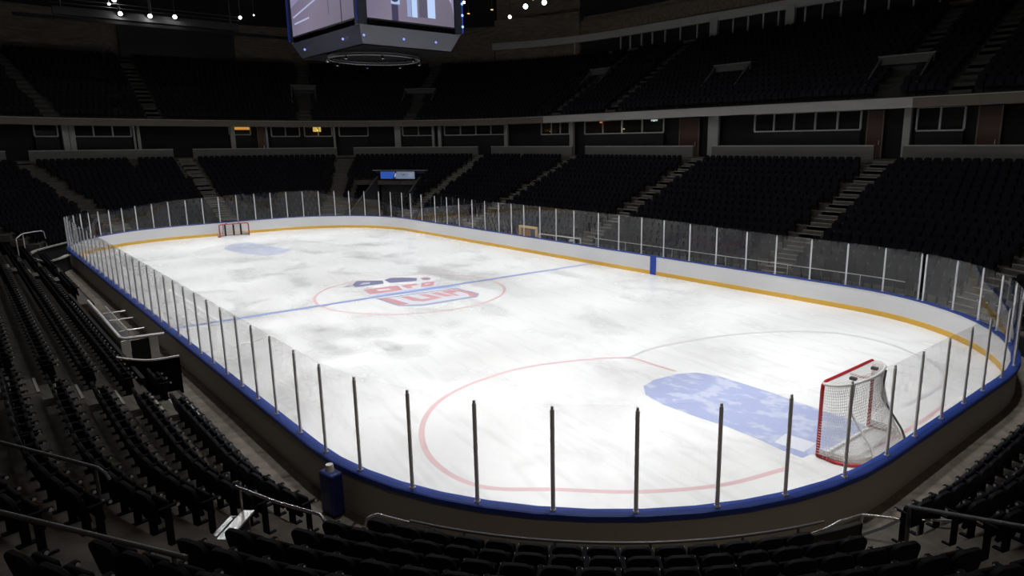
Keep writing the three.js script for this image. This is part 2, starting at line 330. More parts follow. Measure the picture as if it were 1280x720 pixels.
// aisles through the lower tier: [s, half width]
const AISLES = [sRight(16.8), sRight(1.6), sRight(-13.4), S_FAR_CORNER + 2.75, S_END + 3.6, sLeft(16.6), sLeft(-9), LS + LA + LE + 10.5, S_END - 5.2, S_FAR_LEFT + 3.9, LS + RS * (20 * Math.PI / 180), LS + RS * (71 * Math.PI / 180), LS + LA + LE + 3.2];
const nearAisle = (s, off, half = 0.82) => AISLES.some((a) => { let d = (((s - a) % TOTAL) + TOTAL) % TOTAL; d = Math.min(d, TOTAL - d); return d * at(a, off).k < half; });
const AISLES_UP = [sRight(16.0) - 0, sRight(-10), S_FAR_CORNER - 3, S_FAR_CORNER + 6.6, S_END - 3.6, S_END + 5.7, S_END + 10.4, sRight(20.5)];
const UP_TUNNELS = [[sRight(15.8), 16.7, 2.8], [sRight(0.6), 18.0, 2.8], [sRight(-17.6), 20.0, 2.2], [S_FAR_CORNER + 6.6, 18.2, 3.0], [S_END - 3.6, 19, 2.2]];   // [s, off, half width]
{
  const parapet = structGroup('wall_concourse_parapet');
  const gaps = [...AISLES].map((s) => ((s % TOTAL) + TOTAL) % TOTAL).sort((a, b) => a - b);
  gaps.forEach((s, i) => { const n = i + 1 < gaps.length ? gaps[i + 1] : gaps[0] + TOTAL, k0 = 0.95 / at(s, 15.3).k, k1 = 0.95 / at(n, 15.3).k; if (n - s < 2.5) return;
    mesh('wall_panel', sweep(rect(15.2, 15.38, 5.9, 7.66), s + k0, n - k1), M.parapet, parapet); mesh('coping', sweep(rect(15.16, 15.42, 7.66, 7.74), s + k0, n - k1), M.parapetCap, parapet); });
  AISLES.slice(0, 8).forEach((a) => {
    const p = at(a, 0), g = structGroup('aisle_stairs');
    for (let j = 0; j < ROWS * 2; j++) {
      const o = rowOff(0) + j * TREAD / 2, y = rowY(0) + (j >> 1) * RISE + (j % 2 ? RISE / 2 : 0.012);
      if (TUNNELS.some(([t0, t1, d]) => o < d && a > t0 && a < t1)) continue;
      const w = 1.35, m = mesh('step', [box(w, 0.2, TREAD / 2, 0, y - 0.1, 0)], M.step, g); placeAt(m, a, o + TREAD / 4); 
      const q = mesh('nosing', box(w, 0.03, 0.06, 0, 0.006, 0), M.nosing, m); q.position.set(0, y, TREAD / 4 - 0.03);
    }
  });
}
// concourse: floor, back wall, soffit and fascia of the upper tier
structure(mesh('floor', sweep(rect(15.1, 17.7, 6.55, 6.8), 0, TOTAL), M.tread));
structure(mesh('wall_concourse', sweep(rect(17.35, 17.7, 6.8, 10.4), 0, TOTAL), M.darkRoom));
{
  const up = structGroup('upper_seating_tier');
  const UR = 16, ut = 0.8, ur = 0.48;
  for (let i = 0; i < UR; i++) { const o = 15.75 + ut * i, y = 10.85 + ur * i; mesh('row', sweep(rect(o, o + ut + 0.06, y - ur - 0.1, y), 0, TOTAL), M.treadUpperShade, up); }
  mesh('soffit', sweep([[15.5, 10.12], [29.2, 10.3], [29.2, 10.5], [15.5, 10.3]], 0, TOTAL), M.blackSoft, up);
  const fa = structGroup('trim_fascia'), s0 = sRight(18.0), s1 = sRight(-19.0);
  mesh('fascia_panel', sweep(rect(15.4, 15.75, 10.1, 10.72), s0, s1), M.fasciaPale, fa);
  mesh('fascia_panel', sweep(rect(15.4, 15.75, 10.1, 10.72), s1, s0 + TOTAL), M.fasciaBrown, fa);
  mesh('coping', sweep(rect(15.36, 15.8, 10.72, 10.77), 0, TOTAL), M.fasciaPale, fa);
}
structure(mesh('wall_rear', sweep(rect(29.3, 29.8, 10.3, 28.3), 0, TOTAL), M.wall));
structure(mesh('wall_outer', sweep(rect(17.75, 29.8, 9.9, 10.28), 0, TOTAL), M.roof));
{ // the taller block of wall in the far corner, and the dark roof space above the rear wall
  const sA = sOf(-39.3, -38.6), sB = sOf(-27.3, -42.3);
  structure(mesh('wall_corner', sweep(rect(28.5, 29.25, 17, 23.6), Math.min(sA, sB), Math.max(sA, sB)), M.wall));
  structure(mesh('trim_roof_skirt', sweep(rect(28.6, 29.28, 23.0, 28.2), Math.max(sA, sB), Math.min(sA, sB) + TOTAL), M.roof));
}
// roof trusses
for (let i = 0; i < 9; i++) {
  const t = structGroup('roof_truss'), x = -52 + i * 12, L = 84;
  mesh('chord', [box(0.3, 0.3, L, x, 27.9, 0), box(0.3, 0.3, L, x, 26.3, 0)], M.roof, t);
  const w = []; for (let k = -20; k < 20; k++) w.push(bar([x, 26.3, k * 2.1], [x, 27.9, k * 2.1 + (k % 2 ? 2.1 : -2.1) * 0.5 + 1.05], 0.07, 5)); mesh('web', w, M.roof, t);
}

// ------------------------------------------------------------------ dasher boards
{
  const t = thing('dasher_boards', 'white dasher boards with yellow kick strip and blue cap rail enclosing the ice', 'dasher boards');
  mesh('inner_facing', sweep((s) => rect(0, 0.1, 0.0, boardTop(s) - 0.05), 0, TOTAL), M.board, t).userData.label = 'white inner face';
  mesh('kick_strip', sweep([[-0.014, 0.004], [0, 0.004], [0, 0.235], [-0.014, 0.225]], 0, TOTAL), M.kick, t).userData.label = 'yellow kick strip';
  mesh('outer_facing', sweep((s) => rect(0.1, 0.2, 0.0, boardTop(s) - 0.1), 0, TOTAL), M.outer, t).userData.label = 'dark outer face';
  mesh('cap_rail', sweep((s) => { const y = boardTop(s); return [[-0.015, y - 0.06], [0.1, y - 0.06], [0.1, y - 0.13], [0.27, y - 0.13], [0.27, y - 0.02], [0.24, y], [0.0, y], [-0.015, y - 0.015]]; }, 0, TOTAL), M.cap, t).userData.label = 'blue cap rail';
  const sb = sRight(9.7);
  mesh('line_marker', sweep((s) => rect(-0.022, 0.01, 0.003, boardTop(s) - 0.05), sb - 0.24, sb + 0.24), M.blueBoard, t).userData.label = 'blue vertical line marker';
}

// ------------------------------------------------------------------ glass panes and posts
{
  const t = thing('glass_barrier', 'clear glass panes between slim metal posts standing on the dasher boards', 'glass barrier');
  const ps = [];
  for (let k = 25; k >= 0; k--) ps.push(37.5 - k * 1.465);
  for (const s of [38.88, 40.35, 42.0, 43.48, 44.88, 46.42, 47.95, 49.5, 51.1, 52.72, 54.25, 55.92, 57.62, 59.14, 60.75, 62.3, 63.75, 65.36, 66.92, 68.4, 69.9, 71.4, 72.9, 74.56, 76.28, 76.54, 78.41, 80.28, 82.17, 84.14, 85.95, 87.92, 89.81, 91.78, 93.59, 95.56, 97.45, 99.86, 101.74, 103.55, 105.44, 106.98, 108.61, 110.5, 112.3, 114.28, 116.17, 118.14, 120.46, 122.44, 123.99, 125.64, 127.12, 128.77, 130.36, 131.79, 133.28, 134.76, 136.25, 137.72, 139.2, 140.81, 142.35, 143.72, 145.08, 146.47, 147.79, 149.17, 150.37, 151.58, 152.68, 153.78, 154.83, 155.98, 157.4, 158.9]) ps.push(s);
  ps.forEach((s, i) => {
    const n = i + 1 < ps.length ? ps[i + 1] : ps[0] + TOTAL;
    if (n - s > 0.5) mesh('glass_pane', sweep((q) => rect(0.114, 0.126, boardTop(q) - 0.01, glassTop(q)), s + 0.012, n - 0.012, [s + 0.012, n - 0.012]), M.glass, t);
    const y0 = boardTop(s) - 0.02, y1 = glassTop(s) - 0.1;
    const p = mesh('post', [new THREE.CylinderGeometry(0.042, 0.042, y1 - y0, 14).scale(1, 1, 0.8).translate(0, (y1 + y0) / 2, 0), box(0.1, 0.05, 0.09, 0, y0 + 0.02, 0)], M.alu, t); placeAt(p, s, 0.12);
    const c = mesh('post_cap', new RoundedBoxGeometry(0.05, 0.07, 0.045, 2, 0.012), M.aluBright, p); c.position.set(0, y1 + 0.035, 0);
  });
}

// ------------------------------------------------------------------ goal nets
function goal(name, label, pos, turn, w, h, spacing, rb, frame) {
  const t = thing(name, label, 'goal', pos); t.rotation.y = turn;      // mouth towards -x; +x is the back
  const hw = w / 2, D = h > 1.5 ? 1.4 : 1.15, topD = 0.62;
  // floor plan of the bottom frame and of the top shelf: bulging at the sides
  const bottom = (u) => { const a = u * Math.PI; return [D * Math.pow(Math.sin(a), 0.62), hw * 1.06 * Math.cos(a) * (1 + 0.05 * Math.sin(a))]; };
  const top = (u) => { const a = u * Math.PI; return [topD * Math.pow(Math.sin(a), 0.7), hw * 0.99 * Math.cos(a)]; };
  mesh('goal_frame', [tube([[0, 0.02, hw], [0, h - 0.12, hw], [0.0, h, hw - 0.1], [0, h, 0], [0, h, -hw + 0.1], [0, h - 0.12, -hw], [0, 0.02, -hw]], rb, 10)], frame, t).userData.label = 'red tubular posts and crossbar';
  const bp = []; for (let i = 0; i <= 18; i++) { const [x, z] = bottom(i / 18); bp.push([x, 0.05, z * (i === 0 || i === 18 ? 0.95 : 1)]); }
  mesh('base_frame', tube(bp, 0.04, 8), M.red, t).userData.label = 'red curved base frame';
  const tp = []; for (let i = 0; i <= 18; i++) { const [x, z] = top(i / 18); tp.push([x, h - 0.03, z]); }
  mesh('top_shelf', tube(tp, 0.04, 8), M.padWhite, t).userData.label = 'pale curved top bar';
  mesh('center_stay', [tube([[0.02, h - 0.08, 0], [0.3, h - 0.1, 0], [topD, h - 0.05, 0]], 0.035, 8)], M.red, t);
  for (const k of [-0.5, 0.5]) mesh('rear_stay', tube([[topD * 0.92, h - 0.05, k * w * 0.62], [topD * 0.85, h * 0.6, k * w * 0.62], [D * 0.8, h * 0.22, k * w * 0.62], [D * 0.9, 0.06, k * w * 0.66]], 0.03, 6), k < 0 ? M.rail : M.padWhite, t);
  const sk = []; for (let i = 0; i <= 18; i++) sk.push(bottom(i / 18)); 
  const skirt = []; for (let i = 0; i < 18; i++) { const [ax, az] = sk[i], [bx, bz] = sk[i + 1], l = Math.hypot(bx - ax, bz - az); const b = box(l, 0.17, 0.02); b.rotateY(Math.atan2(-(bz - az), bx - ax)); b.translate((ax + bx) / 2 * 0.93, 0.14, (az + bz) / 2 * 0.95); skirt.push(b); }
  mesh('skirt_pad', skirt, M.padWhite, t).userData.label = 'white skirt inside the base';
  // the net: real strings in two directions
  const strings = [], S = spacing, r = 0.007;
  const wallPt = (u, v) => { const [ax, az] = bottom(u), [bx, bz] = top(u), sag = Math.sin(v * Math.PI) * -0.14 * Math.sin(u * Math.PI); return [bx + (ax - bx) * Math.pow(1 - v, 1.5) + sag, 0.06 + (h - 0.09) * v, bz + (az - bz) * (1 - v)]; };
  const nu = Math.round((w + 2 * D) / S), nv = Math.round(h / S);
  const run = (pts) => { for (let i = 0; i + 1 < pts.length; i++) strings.push(bar(pts[i], pts[i + 1], r, 3)); };
  for (let i = 1; i < nu; i++) { const p = []; for (let j = 0; j <= 6; j++) p.push(wallPt(i / nu, j / 6)); run(p); }
  for (let j = 1; j < nv; j++) { const p = []; for (let i = 0; i <= 20; i++) p.push(wallPt(i / 20, j / nv)); run(p); }
  for (let i = 1; i < nu; i++) { const [x, z] = top(i / nu); run([[0, h, z], [x, h - 0.03, z]]); }
  for (let j = 1; j < topD / S; j++) { const x = j * S, k = Math.pow(x / topD, 1 / 0.7), c = Math.sqrt(Math.max(0, 1 - k * k)) * hw * 0.99; if (c > 0.1) run([[x, h - 0.015, -c], [x, h - 0.015, c]]); }
  const n = mesh('netting', strings, M.net, t); n.userData = { kind: 'stuff', label: 'white knotted string net' };
  for (const [x, z] of [[topD * 0.62, hw * 0.42], [topD * 0.62, -hw * 0.42]]) mesh('water_bottle_holder', [box(0.16, 0.07, 0.12, x, h + 0.02, z)], M.rail, t);
  return t;
}
goal('goal_net', 'large red framed goal with white netting on the nearer blue crease', [29.32, 0, 1.49], 0, 2.88, 2.02, 0.075, 0.05, M.red);
{
  const t = goal('goal_net', 'small far goal with red posts against the distant end boards', [-28.5, 0, 0.12], Math.PI, 2.5, 1.15, 0.13, 0.045, M.red);
  for (const z of [-0.62, 0.1, 0.72]) mesh('rear_post', box(0.1, 1.0, 0.12, 0.55, 0.55, z), M.blackSoft, t);
  mesh('rear_bar', box(0.06, 0.06, 1.7, 0.55, 1.1, 0), M.rail, t);
}

// ------------------------------------------------------------------ things beside the rink
{ // white topped bench enclosure outside the left boards
  const t = thing('bench_enclosure', 'white topped bench enclosure in the walkway left of the boards', 'bench', [8.6, 0, 14.9]);
  mesh('top_rail', [tube([[-8.2, 1.2, 0.05], [-4.4, 1.2, 0.08], [-0.2, 1.14, 0.1], [0, 1.14, -0.1], [0, 1.1, -1.28]], 0.06, 8)], M.whitePaint, t).userData.label = 'white rounded top rail';
  for (const z of [0.02, -0.86]) mesh('post_panel', new RoundedBoxGeometry(0.08, 1.05, z ? 0.3 : 0.42, 2, 0.02).translate(0, 0.55, z < -0.5 ? z - 0.05 : z - 0.02), M.whitePaint, t);
  mesh('dark_panel', box(0.03, 0.95, 0.62, 0, 0.55, -0.48), M.blackSoft, t);
  mesh('side_wall', box(8.2, 1.02, 0.06, -4.1, 0.56, 0.06), M.parapetCap, t).userData.label = 'pale side wall';
  mesh('inner_rail', [bar([-0.9, 1.2, -0.28], [-6.0, 1.28, -0.3], 0.025), bar([-0.9, 0.4, -0.28], [-0.9, 1.2, -0.28], 0.025)], M.aluBright, t);
  for (const x of [-1.4, -3.6, -5.2]) mesh('cross_bar', bar([x, 1.12, -0.05], [x, 1.12, -0.9], 0.025), M.aluBright, t);
  mesh('seat_plank', box(6.6, 0.05, 0.36, -4.4, 0.48, -0.4), M.rail, t);
  for (const x of [-1.6, -4.4, -7.2]) mesh('leg', box(0.06, 0.46, 0.3, x, 0.23, -0.4), M.rail, t);
}
{ // curved black panel nearer the camera
  const t = thing('black_panel', 'curved black barrier panel with white top edge before the bench enclosure', 'panel', [13.4, 0, 15.0]);
  const cv = new THREE.CatmullRomCurve3([[-1.15, 0.84], [-0.45, 0.42], [0.06, -0.06], [0.2, -0.8]].map(([x, z]) => new THREE.Vector3(x, 0, z))), n = 14, sec = [], edge = [];
  for (let i = 0; i < n; i++) { const a = cv.getPoint(i / n), b = cv.getPoint((i + 1) / n), l = a.distanceTo(b) + 0.01, r = Math.atan2(-(b.z - a.z), b.x - a.x), m = a.clone().add(b).multiplyScalar(0.5), sag = 0.02 * Math.sin(i / n * 3.14); sec.push(box(l, 1.22, 0.06).rotateY(r).translate(m.x, 0.88 - sag, m.z)); edge.push(box(l, 0.045, 0.09).rotateY(r).translate(m.x, 1.51 - sag, m.z)); }
  mesh('panel_body', sec, M.matte, t); mesh('top_edge', edge, M.whitePaint, t).userData.label = 'white top edge';
  for (const [x, z] of [[-0.7, 0.58], [0.16, -0.6]]) mesh('foot', box(0.06, 0.3, 0.3, x, 0.15, z), M.black, t);
}
{ // blue padded bin by the boards at the near-left corner
  const t = thing('padded_bin', 'dark blue padded bin against the outside of the near boards', 'bin', [23.55, 0, 13.53]);
  t.rotation.y = 0.16;
  mesh('bin_body', new RoundedBoxGeometry(0.5, 1.0, 0.32, 4, 0.07).translate(0, 0.53, 0), M.binBlue, t);
  mesh('bin_base', box(0.42, 0.06, 0.28, 0, 0.03, 0), M.black, t);
  mesh('paper_roll', new THREE.CylinderGeometry(0.08, 0.1, 0.16, 16).translate(-0.02, 1.1, 0), M.whitePaint, t).userData.label = 'white roll on top';
}
{ // yellow framed hatch behind the far boards
  const t = thing('yellow_hatch', 'pale yellow framed hatch with amber panel behind the far boards', 'hatch', [-3.65, 0, -14.0]);
  mesh('hatch_frame', [new RoundedBoxGeometry(0.24, 1.78, 0.14, 3, 0.04).translate(-1.0, 0.89, 0), new RoundedBoxGeometry(0.24, 1.78, 0.14, 3, 0.04).translate(1.0, 0.89, 0), new RoundedBoxGeometry(2.24, 0.2, 0.14, 3, 0.04).translate(0, 1.74, 0)], M.yellow, t);
  mesh('hatch_panel', box(1.0, 1.55, 0.06, -0.3, 0.8, -0.03), M.amber, t).userData.label = 'amber panel';
  mesh('hatch_back', box(0.85, 1.55, 0.04, 0.5, 0.8, -0.06), M.rail, t);
  const r = thing('white_rail', 'low white rail running beside the yellow hatch behind the boards', 'rail', [-0.2, 0, -14.0]);
  mesh('rail_bar', [tube([[-2.2, 0, 0], [-2.2, 1.25, 0], [-2.1, 1.36, 0], [2.3, 1.42, 0], [2.4, 1.35, 0], [2.4, 0, 0]], 0.05, 8)], M.whitePaint, r);
  const k = thing('water_cooler', 'small blue and white cooler under the low white rail', 'cooler', [1.55, 0, -13.72]);
  mesh('cooler_body', new THREE.CylinderGeometry(0.16, 0.14, 0.9, 18).translate(0, 0.75, 0), M.binBlue, k); mesh('cooler_lid', new THREE.CylinderGeometry(0.13, 0.17, 0.14, 18).translate(0, 1.27, 0), M.whitePaint, k); mesh('cooler_stand', box(0.3, 0.32, 0.3, 0, 0.16, 0), M.rail, k);
}
{ // curved ledge walls of the tunnel at the far left
  const wallPath = (pts, name, label) => {
    const t = thing(name, label, 'ledge'); const cv = new THREE.CatmullRomCurve3(pts.map(([x, z]) => new THREE.Vector3(x, 0, z))), n = 18, body = [], top = [];
    for (let i = 0; i < n; i++) { const a = cv.getPoint(i / n), b = cv.getPoint((i + 1) / n), l = a.distanceTo(b), r = Math.atan2(-(b.z - a.z), b.x - a.x), m = a.clone().add(b).multiplyScalar(0.5); body.push(box(l + 0.03, 0.92, 0.16).rotateY(r).translate(m.x, 0.46, m.z)); top.push(box(l + 0.05, 0.07, 0.3).rotateY(r).translate(m.x, 0.955, m.z)); }
    mesh('ledge_wall', body, M.blackSoft, t); mesh('ledge_top', top, M.parapetCap, t).userData.label = 'pale coping'; return t;
  };
  wallPath([[-16.0, 15.0], [-17.6, 15.45], [-20.2, 15.6], [-22.4, 15.1], [-24.2, 14.1], [-26.6, 12.55]], 'tunnel_ledge', 'pale topped curved ledge round the tunnel beyond the left boards');
  wallPath([[-16.2, 14.9], [-17.0, 14.3], [-18.6, 13.6]], 'tunnel_ledge', 'short pale ledge joining the curved tunnel ledge to the boards');
  const r = thing('tunnel_railing', 'thin grey railing above the curved ledge at the far left', 'railing', [0, 0, 0]);
  mesh('top_rail', tube([[-18.6, 2.3, 16.2], [-22.6, 2.2, 15.6], [-25.6, 2.0, 14.2], [-25.8, 0.0, 14.1]], 0.035, 6), M.alu, r);
  for (const [x, z, y] of [[-18.6, 16.2, 2.3], [-22.6, 15.6, 2.2]]) mesh('post', bar([x, 0, z], [x, y, z], 0.03), M.alu, r);
}

// ------------------------------------------------------------------ rails in the stands
function railThing(label, paths, posts, mat, name = 'guard_rail', cat = 'rail', r = 0.028) {
  const t = thing(name, label, cat); paths.forEach((p) => mesh('rail_bar', tube(p, r, 8), mat, t));
  posts.forEach(([x, z, y0, y1]) => mesh('post', bar([x, y0, z], [x, y1, z], r * 0.9), mat, t)); return t;
}
const along = (s0, s1, off, y, n = 12) => Array.from({ length: n + 1 }, (_, i) => { const p = at(s0 + (s1 - s0) * i / n, off); return [p.x, y, p.z]; });
{
  const sA = sOf(26.35, 14.0), sB = sOf(27.42, 13.33), sC = sOf(31.94, 7.77), sD = sOf(32.36, 6.97);
  const a0 = along(sA, sB, 1.41, 1.2, 6), aA = a0[0], aB = a0[6];
  railThing('short bent chrome rail beside the blue bin on the near front wall', [[[aA[0] - 0.12, 0.98, aA[2] + 0.2], [aA[0] - 0.1, 1.14, aA[2] + 0.16], ...a0, [aB[0] + 0.04, 1.1, aB[2] - 0.03], [aB[0] + 0.05, 0.98, aB[2] - 0.04]]], [], M.chrome);
  const p = along(sB - 0.45, sC, 1.4, 1.2, 14);
  railThing('long dark rail on the curved front wall nearest the camera', [p.map(([x, y, z]) => [x, y + 0.03, z])], [2, 5, 8, 11, 13].map((k) => [p[k][0], p[k][2], 0.98, 1.23]), M.rail);
  const e = along(sC - 0.4, sD, 1.42, 1.17, 5).concat([[32.79, 1.19, 6.62], [33.65, 1.24, 5.95]]); e[0][1] = 1.02; e[1][1] = 1.06; e[2][1] = 1.1;
  railThing('bent chrome rail right of the long dark rail on the near wall', [e], [[e[5][0], e[5][2], 0.98, 1.16], [33.1, 6.38, 0.7, 1.2]], M.chrome);
  railThing('dark sloping handrail on the aisle at the lower right', [[[33.35, 1.15, 7.55], [33.35, 2.05, 7.6], [33.5, 2.15, 7.78], [35.6, 3.05, 8.75]]], [[35.4, 8.65, 2.0, 2.95]], M.rail, 'hand_rail', 'handrail', 0.035);
  railThing('upper dark handrail crossing the left rows at the picture edge', [[[22.9, 3.85, 20.0], [24.0, 3.5, 18.9], [25.1, 3.1, 17.8], [25.2, 2.9, 17.7]]], [[23.2, 19.6, 2.4, 3.72], [25.05, 17.85, 1.9, 3.1]], M.rail, 'hand_rail', 'handrail', 0.03);
  railThing('lower dark handrail crossing the left rows near the bottom corner', [[[25.9, 4.35, 20.6], [27.8, 3.95, 19.0], [29.55, 3.6, 17.55]]], [[26.2, 20.3, 2.8, 4.25], [29.4, 17.65, 2.2, 3.62]], M.rail, 'hand_rail', 'handrail', 0.03);
  railThing('slim dark rail at the end of the front row beside the blue bin', [[[25.4, 2.25, 15.95], [26.2, 2.1, 15.5], [26.95, 2.05, 15.1], [27.05, 1.9, 15.05], [27.1, 0.9, 15.0]]], [[25.5, 15.9, 1.0, 2.2]], M.chrome);
  railThing('thin pale rail along the front of the far right stand', [along(sRight(24), sRight(3), 1.42, 1.5, 20)], [22, 18, 14, 10, 6, 3.2].map((x) => { const q = at(sRight(x), 1.42); return [q.x, q.z, 0.96, 1.5]; }), M.aluBright, 'guard_rail', 'rail', 0.02);
  const st = thing('folding_step', 'bright ribbed metal step lying by the near-left seats', 'step', [26.0, 1.55, 16.15]); st.rotation.y = -0.75;
  mesh('step_plate', box(0.9, 0.04, 0.2, 0, 0.3, 0), M.chrome, st); mesh('step_plate', box(0.9, 0.04, 0.09, 0.05, 0.22, 0.26), M.chrome, st); for (const x of [-0.35, 0.35]) mesh('leg', box(0.04, 0.9, 0.3, x, -0.2, 0.1), M.rail, st);
}

for (const [x, y, z, label] of [[23.75, 1.93, 17.75, 'crumpled white paper lying on the concrete between left rows'], [12.9, 1.86, 17.3, 'small white paper scrap among the distant left rows']]) {
  const g = new THREE.IcosahedronGeometry(0.09, 2), q = g.attributes.position; for (let i = 0; i < q.count; i++) { const k = 0.75 + 0.6 * fbm(q.getX(i) * 14 + x, q.getY(i) * 14, q.getZ(i) * 14, 3); q.setXYZ(i, q.getX(i) * k * 1.3, q.getY(i) * k, q.getZ(i) * k); } g.computeVertexNormals();
  const m = mesh('crumpled_paper', g, M.whitePaint); m.position.set(x, y, z); tag(m, label, 'paper');
}

// ------------------------------------------------------------------ seats
const backShape = (n) => { const s = new THREE.Shape(), w = 0.235, h = 0.5, r = 0.13; s.moveTo(-w + 0.02, 0); s.lineTo(w - 0.02, 0); s.lineTo(w, h - r); s.quadraticCurveTo(w - 0.01, h - 0.015, w - r, h); s.lineTo(-w + r, h); s.quadraticCurveTo(-w + 0.01, h - 0.015, -w, h - r); s.closePath(); return new THREE.ExtrudeGeometry(s, { depth: 0.045, bevelEnabled: n > 0, bevelSize: 0.012, bevelThickness: 0.012, bevelSegments: n, curveSegments: n > 1 ? 6 : 3 }); };
const G = {
  back: backShape(2).translate(0, 0, -0.03).rotateX(-0.2).translate(0, 0.42, 0),
  pan: new RoundedBoxGeometry(0.43, 0.4, 0.07, 2, 0.03).rotateX(-0.12).translate(0, 0.54, 0.16),
  arm: new RoundedBoxGeometry(0.055, 0.045, 0.34, 2, 0.018),
  leg: mergeGeometries([box(0.04, 0.62, 0.1, 0, 0.31, 0.05), box(0.05, 0.03, 0.3, 0, 0.015, 0.08)]),
  plate: new THREE.CylinderGeometry(0.026, 0.026, 0.062, 10).rotateZ(Math.PI / 2),
};
function seatProto(withParts) {
  const g = new THREE.Group(); g.name = 'stadium_seat';
  mesh('backrest', G.back, M.seatBack, g); mesh('seat_pan', G.pan, M.seat, g);
  for (const k of [-1, 1]) { const a = mesh('armrest', G.arm, M.seat, g); a.position.set(k * 0.26, 0.65, 0.14); const p = mesh('end_plate', G.plate, M.aluBright, a); p.position.set(0, -0.012, 0.13); const l = mesh('leg', G.leg, M.seat, g); l.position.set(k * 0.26, 0, 0.06); }
  return g;
}
const ordinals = ['front', 'second', 'third', 'fourth', 'fifth', 'sixth', 'seventh', 'eighth', 'ninth', 'tenth', 'eleventh', 'twelfth', 'thirteenth', 'fourteenth', 'fifteenth', 'sixteenth'];
const frustum = new THREE.Frustum().setFromProjectionMatrix(new THREE.Matrix4().multiplyMatrices(camera.projectionMatrix, camera.matrixWorldInverse.copy(camera.matrixWorld).invert()));
{
  const spots = [];
  for (let i = 0; i < ROWS - 1; i++) {
    const off = rowOff(i) + 0.6, y = rowY(i);
    for (const [a, b] of openRanges(rowOff(i), i === 0)) {
      let s = a + 0.3;
      while (s < b - 0.3) { const k = at(s, off).k; if (!nearAisle(s, off, 0.98)) { const p = at(s, off); spots.push({ s: ((s % TOTAL) + TOTAL) % TOTAL, i, off, y, p, d: Math.hypot(p.x - camera.position.x, y + 0.5 - camera.position.y, p.z - camera.position.z) }); } s += 0.56 / k; }
    }
  }
  for (const q of spots) q.seen = q.d > 1.6 && frustum.intersectsSphere(new THREE.Sphere(new THREE.Vector3(q.p.x, q.y + 0.5, q.p.z), 0.5));
  spots.sort((a, b) => a.d - b.d);
  const individual = new Set(spots.filter((q) => q.seen).slice(0, 300));
  const proto = seatProto();
  const zone = (s) => (s < LS ? ['in the left stand', 'left stand', 'far'] : s < LS + 5.4 ? ['in the left corner', 'near left corner', 'far'] : s < LS + LA ? ['curving below the camera', 'near corner', 'left'] : ['in the right end stand', 'near right stand', 'near']);
  let first = true;
  const count = new Map(), word = (n) => n + (n % 100 > 10 && n % 100 < 14 ? 'th' : ['th', 'st', 'nd', 'rd'][n % 10] ?? 'th');
  for (const q of [...individual].sort((a, b) => a.i - b.i || a.s - b.s)) {
    const o = first ? proto : proto.clone(); first = false; o.name = numbered('stadium_seat'); scene.add(o); placeAt(o, q.s, q.off, q.y);
    const [w, g, end] = zone(q.s);
    const key = q.i + g, n = (count.get(key) ?? 0) + 1; count.set(key, n);
    tag(o, 'black folding seat, ' + ordinals[q.i] + ' row up ' + w + ', ' + word(n) + ' from its ' + end + ' end', 'seat', ordinals[q.i] + ' row seats, ' + g);
  }
  // every other seat: too many to count
  const flat = (g) => { const c = g.index ? g.toNonIndexed() : g.clone(); return c; };
  const simple = mergeGeometries([flat(backShape(0).translate(0, 0, -0.03).rotateX(-0.2).translate(0, 0.42, 0)), flat(box(0.43, 0.4, 0.06).rotateX(-0.12).translate(0, 0.54, 0.16)), flat(box(0.05, 0.045, 0.32, 0.26, 0.65, 0.14)), flat(box(0.04, 0.62, 0.1, 0.26, 0.31, 0.1))]);
  const rest = spots.filter((q) => !individual.has(q) && (q.d < 1.6 ? false : true) && q.d > 1.6);
  const UR = 16;
  for (let i = 0; i < UR - 1; i++) {
    const off = 15.75 + 0.8 * i + 0.55, y = 10.85 + 0.48 * i;
    for (let s = sRight(30) - 6; s < TOTAL + 14;) { const p = at(s, off); if (!AISLES_UP.some((a) => Math.abs(s - a) * p.k < 0.85)) rest.push({ s, off, y, p }); s += 0.56 / p.k; }
  }
  const inst = lit(new THREE.InstancedMesh(simple, M.seat, rest.length)), dummy = new THREE.Object3D();
  rest.forEach((q, i) => { placeAt(dummy, q.s, q.off, q.y); dummy.updateMatrix(); inst.setMatrixAt(i, dummy.matrix); });
  inst.name = 'stadium_seating'; scene.add(inst);
  inst.userData = { kind: 'stuff', label: 'dark rows of folding seats filling the far stands of both tiers', category: 'seating' };
}

